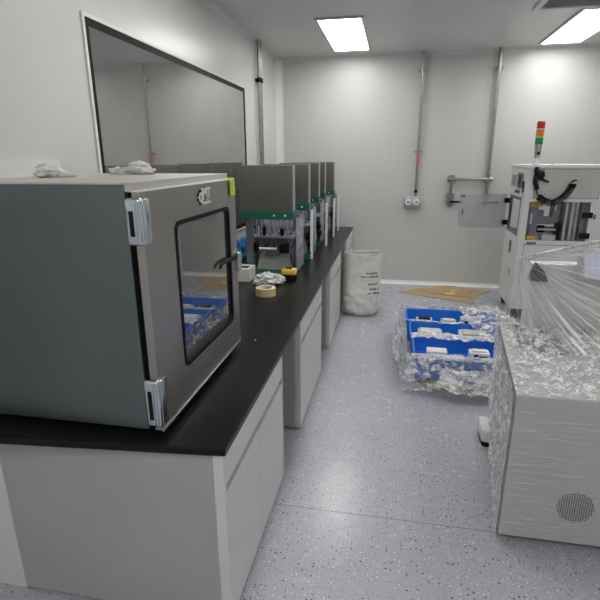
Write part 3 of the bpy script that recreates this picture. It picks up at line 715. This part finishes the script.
for x in (1.81, 1.87, 1.915): MB().box(x-.014, x+.014, 5.60, 5.64, .88, 1.285).build('rail', 'alu', t)
MB().box(1.78, 1.79, 5.62, 5.80, .88, 1.285).build('rail_back', 'alu_dark', t)
MB().box(1.94, 1.99, 5.56, 5.70, .88, 1.285).build('rail_back', 'alu_dark', t)
MB().box(1.455, 1.47, 5.58, 5.585, 1.05, 1.16).build('scale_strip', 'trimwhite', t)
MB().box(1.70, 1.712, 5.61, 5.62, 1.19, 1.27).build('scale_strip', 'trimwhite', t)

t = thing('signal_tower', (1.445, 5.60, AZ1), 'red orange and green signal tower light standing on the tall white machine', 'signal light')
sx, sy = 1.445, 5.60
MB().cyl((sx, sy, AZ1), (sx, sy, AZ1+.012), .045, n=24).cyl((sx, sy, AZ1+.012), (sx, sy, AZ1+.07), .017).build('tower_foot', 'trimwhite', t, 'auto')
MB().cyl((sx, sy, AZ1+.07), (sx, sy, AZ1+.19), .030, .036, n=24).build('tower_stem', 'alu', t, 'auto')
MB().box(sx-.012, sx+.012, sy-.038, sy-.03, AZ1+.10, AZ1+.13).build('tower_badge', 'black', t)
z = AZ1+.19
for nm, m, lb in (('green_lamp', 'grn_l', 'green lens'), ('orange_lamp', 'org_l', 'orange lens'), ('red_lamp', 'red_l', 'red lens')):
    MB().cyl((sx, sy, z), (sx, sy, z+.012), .0385, n=24).build('lamp_ring', 'alu', t, 'auto')
    MB().cyl((sx, sy, z+.012), (sx, sy, z+.078), .038, n=24).build(nm, m, t, 'auto', label=lb); z += .078
MB().cyl((sx, sy, z), (sx, sy, z+.006), .037, .03, n=24).build('tower_cap', 'red_l', t, 'auto')

# air gun and coiled hose
gx, gy = 1.445, AY0-.03
t = thing('air_gun', (gx, gy, 1.45), 'black air blow gun hooked on the front of the tall white machine', 'air gun')
MB().tube([(gx-.02, gy, 1.645), (gx-.022, gy, 1.60), (gx-.01, gy, 1.57)], .020, 10).lump((gx+.018, gy, 1.565), (.050, .026, .048), 2, .2, 3).build('gun_body', 'black', t, True)
MB().tube([(gx-.015, gy, 1.56), (gx-.02, gy, 1.50), (gx-.002, gy, 1.455), (gx+.008, gy, 1.42)], .023, 10).build('gun_grip', 'black', t, True)
MB().tube([(gx+.03, gy, 1.555), (gx+.06, gy, 1.515), (gx+.11, gy, 1.495)], .010, 8).build('gun_lever', 'black', t, True)
MB().tube([(gx+.0, gy, 1.585), (gx+.06, gy, 1.64), (gx+.13, gy, 1.672)], .0035, 8).build('gun_nozzle', 'alu', t, True)
ctrl = [V((gx+.035, gy, 1.345)), V((gx+.09, gy-.01, 1.305)), V((gx+.17, gy-.01, 1.285)), V((gx+.245, gy-.01, 1.325)), V((gx+.30, gy-.01, 1.385)), V((gx+.335, gy, 1.45)), V((gx+.34, gy, 1.475))]
def cr(t_):
    n = len(ctrl)-1; s = min(t_*n, n-1e-6); k = int(s); f = s-k
    p = [ctrl[max(k-1, 0)], ctrl[k], ctrl[k+1], ctrl[min(k+2, n)]]
    return .5*((2*p[1])+(p[2]-p[0])*f+(2*p[0]-5*p[1]+4*p[2]-p[3])*f*f+(3*p[1]-p[0]-3*p[2]+p[3])*f**3)
pts = []
NT, PT = 25, 14
for i in range(NT*PT+1):
    u = i/(NT*PT); p = cr(u); tg = (cr(min(1, u+.01))-cr(max(0, u-.01))).normalized()
    n = V((0, 1, 0)); bn = tg.cross(n).normalized(); a = i*2*math.pi/PT
    pts.append(p+n*.024*math.cos(a)+bn*.031*math.sin(a))
mb = MB().tube([(gx+.008, gy, 1.415), (gx+.012, gy, 1.385), (gx+.035, gy, 1.35)]+pts+[(gx+.33, gy, 1.50), (gx+.36, gy+.01, 1.515), (gx+.385, gy+.028, 1.51)], .0065, 6)
solo(mb, 'coiled_hose', 'black', 'black coiled air hose hanging in a loop from the air gun', 'hose', smooth=True)

# ------------------------------------------------------------------ film-wrapped machine, front right
t = thing('control_cabinet', (1.1, 2.5, 0), 'low white machine with round perforated vent at front right, under film', 'machine')
BX = 1.75
MB().hexa([(.560, 2.0, .04), (BX, 2.0, .04), (BX, 3.0, .04), (.705, 3.0, .04), (.560, 2.0, .766), (BX, 2.0, .766), (BX, 3.0, .770), (.675, 3.0, .770)], .005).build('cabinet_body', 'grey_case', t)
MB().hexa([(.575, 2.02, .03), (BX-.02, 2.02, .03), (BX-.02, 2.98, .03), (.715, 2.98, .03), (.575, 2.02, .041), (BX-.02, 2.02, .041), (BX-.02, 2.98, .041), (.715, 2.98, .041)]).build('base_frame', 'black', t)
for x, y in ((.64, 2.08), (1.66, 2.08), (.78, 2.92), (1.66, 2.92)):
    MB().cyl((x, y, 0), (x, y, .03), .03, n=20).build('foot', 'rubber', t, 'auto')
mb = MB()
for i in range(-8, 9):
    for j in range(-8, 9):
        x, z = i*.0098, j*.0098
        if x*x+z*z < .079**2: mb.cyl((.868+x, 1.9988, .236+z), (.868+x, 2.0005, .236+z), .0033, n=8)
mb.build('vent_holes', 'black', t)
# deck grille
g = MB().ring([(.71, 2.56), (.93, 2.56), (.93, 2.92), (.71, 2.92)], [(.72, 2.57), (.92, 2.57), (.92, 2.91), (.72, 2.91)], 'z', .769, .780).build('deck_grille', 'alu_dark', t)
mb = MB()
for k in range(12): mb.box(.72, .82, 2.58+k*.028, 2.592+k*.028, .770, .778)
for k in range(12): mb.box(.835, .92, 2.58+k*.028, 2.592+k*.028, .770, .778)
mb.build('grille_bars', 'alu_dark', g)
MB().box(.78, .93, 2.50, 2.545, .767, .785, .003).build('deck_switch', 'alu_dark', t)
# raised rear housing, handle, tilted display
MB().box(.80, BX, 2.90, 3.0, .770, 1.16, .006).build('rear_housing', 'white', t)
MB().prism([(.775, 1.07), (.885, 1.062), (.865, 1.115), (.81, 1.172)], 'y', 2.855, 2.90, .004).build('corner_handle', 'black', t)
MB().hexa([(1.03, 2.78, 1.10), (BX, 2.78, 1.10), (BX, 2.90, 1.10), (1.03, 2.90, 1.10), (1.03, 2.87, 1.262), (BX, 2.87, 1.262), (BX, 2.90, 1.262), (1.03, 2.90, 1.262)], .004).build('display_housing', 'grey_case', t)
MB().hexa([(1.04, 2.778, 1.112), (BX-.03, 2.778, 1.112), (BX-.03, 2.79, 1.112), (1.04, 2.79, 1.112), (1.04, 2.858, 1.254), (BX-.03, 2.858, 1.254), (BX-.03, 2.87, 1.254), (1.04, 2.87, 1.254)]).build('display_panel', 'lavender', t)

t = thing('stretch_film', (1.1, 2.4, .04), 'clear stretch film pulled over the low white machine at front right', 'stretch film')
MB().grid(lambda u, v: V((.552+(BX-.55)*u, 1.993-.004*abs(fbm((u*3, v*14, 2))), .05+.722*v)), 60, 40).build('front_wrap', 'film_front', t, True)
def lf(u, v):
    x = .551+.118*u+.030*u*(1-v); y = 1.993+1.02*u
    n = abs(fbm((y*8, v*5, 3)))
    return V((x-.003-.024*n*min(1, .45+u*2.5), y, .035+.74*v))
MB().grid(lf, 70, 50).build('left_wrap', 'film_dense', t, False)
def dk(u, v):
    x = .555+(BX-.555)*u+.115*v*(1-u); y = 1.993+.90*v
    e = min(1, v*9)*min(1, .15+u*12)
    return V((x, y, .772+.003+e*(.032*abs(fbm((x*11, y*11, 5)))+.012*abs(noise.noise(V((x*31, y*31, 1)))))))
MB().grid(dk, 130, 90).build('deck_wrap', 'film_deck', t, False)
PA, PB = V((.712, 2.845, 1.202)), V((1.66, 2.42, 1.60))
QP = [V((.655, 2.95, .79)), V((.70, 2.78, .79)), V((.84, 2.56, .79)), V((1.08, 2.40, .80)), V((1.40, 2.32, .84)), V((1.66, 2.30, 1.08)), PB]
def tent(u, v):
    n = len(QP)-1; k = min(int(u*n), n-1); f = u*n-k
    p0, p1, p2, p3 = QP[max(k-1, 0)], QP[k], QP[k+1], QP[min(k+2, n)]
    b = .5*((2*p1)+(p2-p0)*f+(2*p0-5*p1+4*p2-p3)*f*f+(3*p1-p0-3*p2+p3)*f**3)
    p = PA.lerp(b, .02+.98*v)
    sag = math.sin(math.pi*v)*min(1, (1-u)*6)
    pl = noise.noise(V((u*22, v*.8, 9)))+.5*noise.noise(V((u*55, v*1.2, 3)))
    return p+V((0, .03, -.035))*sag+V((-.006, -.014, .010))*pl*min(1, v*2.5)
MB().grid(tent, 200, 50).build('draped_wrap', 'film_tent', t, False)
MB().tube([PA.lerp(PB, k/20)+V((0, 0, -.012*math.sin(math.pi*k/20)))+V((0, 0, .004*noise.noise(V((k*.7, 0, 0))))) for k in range(21)], .007, 7).build('film_rope', 'film_dense', t, True)
MB().tube([V((.72, 2.84, 1.195)).lerp(V((1.64, 2.5, 1.44)), k/20)+V((0, 0, .018*math.sin(math.pi*k/20))) for k in range(21)], .005, 7).build('film_rope', 'film_dense', t, True)
MB().grid(lambda u, v: PA.lerp(PB, u)+V((.0, .02+.03*v, -.01-.10*v*(.4+.6*u)))+V((0, .02, 0))*fbm((u*9, v*2, 3)), 90, 14).build('rear_wrap', 'film_tent', t, False)
t = thing('floor_box', (.65, 2.92, 0), 'small white rounded box with dark base on floor behind the wrapped machine', 'box')
MB().prism(rrect(.618, .676, 2.80, 2.98, .025), 'z', .0, .035).build('base', 'black', t)
MB().prism(rrect(.613, .680, 2.795, 2.985, .028), 'z', .035, .115, .004).build('lid', 'trimwhite', t, 'auto')

# ------------------------------------------------------------------ world, camera, view
wd = bpy.data.worlds.new('world'); SC.world = wd; wd.use_nodes = True
wd.node_tree.nodes['Background'].inputs[0].default_value = (.5, .52, .55, 1); wd.node_tree.nodes['Background'].inputs[1].default_value = .05
cd = bpy.data.cameras.new('camera'); cam = bpy.data.objects.new('camera', cd); COL.objects.link(cam)
cd.sensor_width = 36; cd.sensor_fit = 'HORIZONTAL'; cd.lens = 36*480/600; cd.clip_start = .02
Rm = Matrix(((0.9821096, -0.04902192, 0.18181747), (0.18824796, 0.28041102, -0.9412398), (-0.00484224, 0.95862741, 0.28462263)))
mw = Rm.to_4x4(); mw.translation = (0, 0, 1.75); cam.matrix_world = mw
SC.camera = cam
SC.view_settings.view_transform = 'Standard'; SC.view_settings.look = 'None'; SC.view_settings.gamma = 1
SC.view_settings.use_curve_mapping = False
SC.view_settings.exposure = 0.42
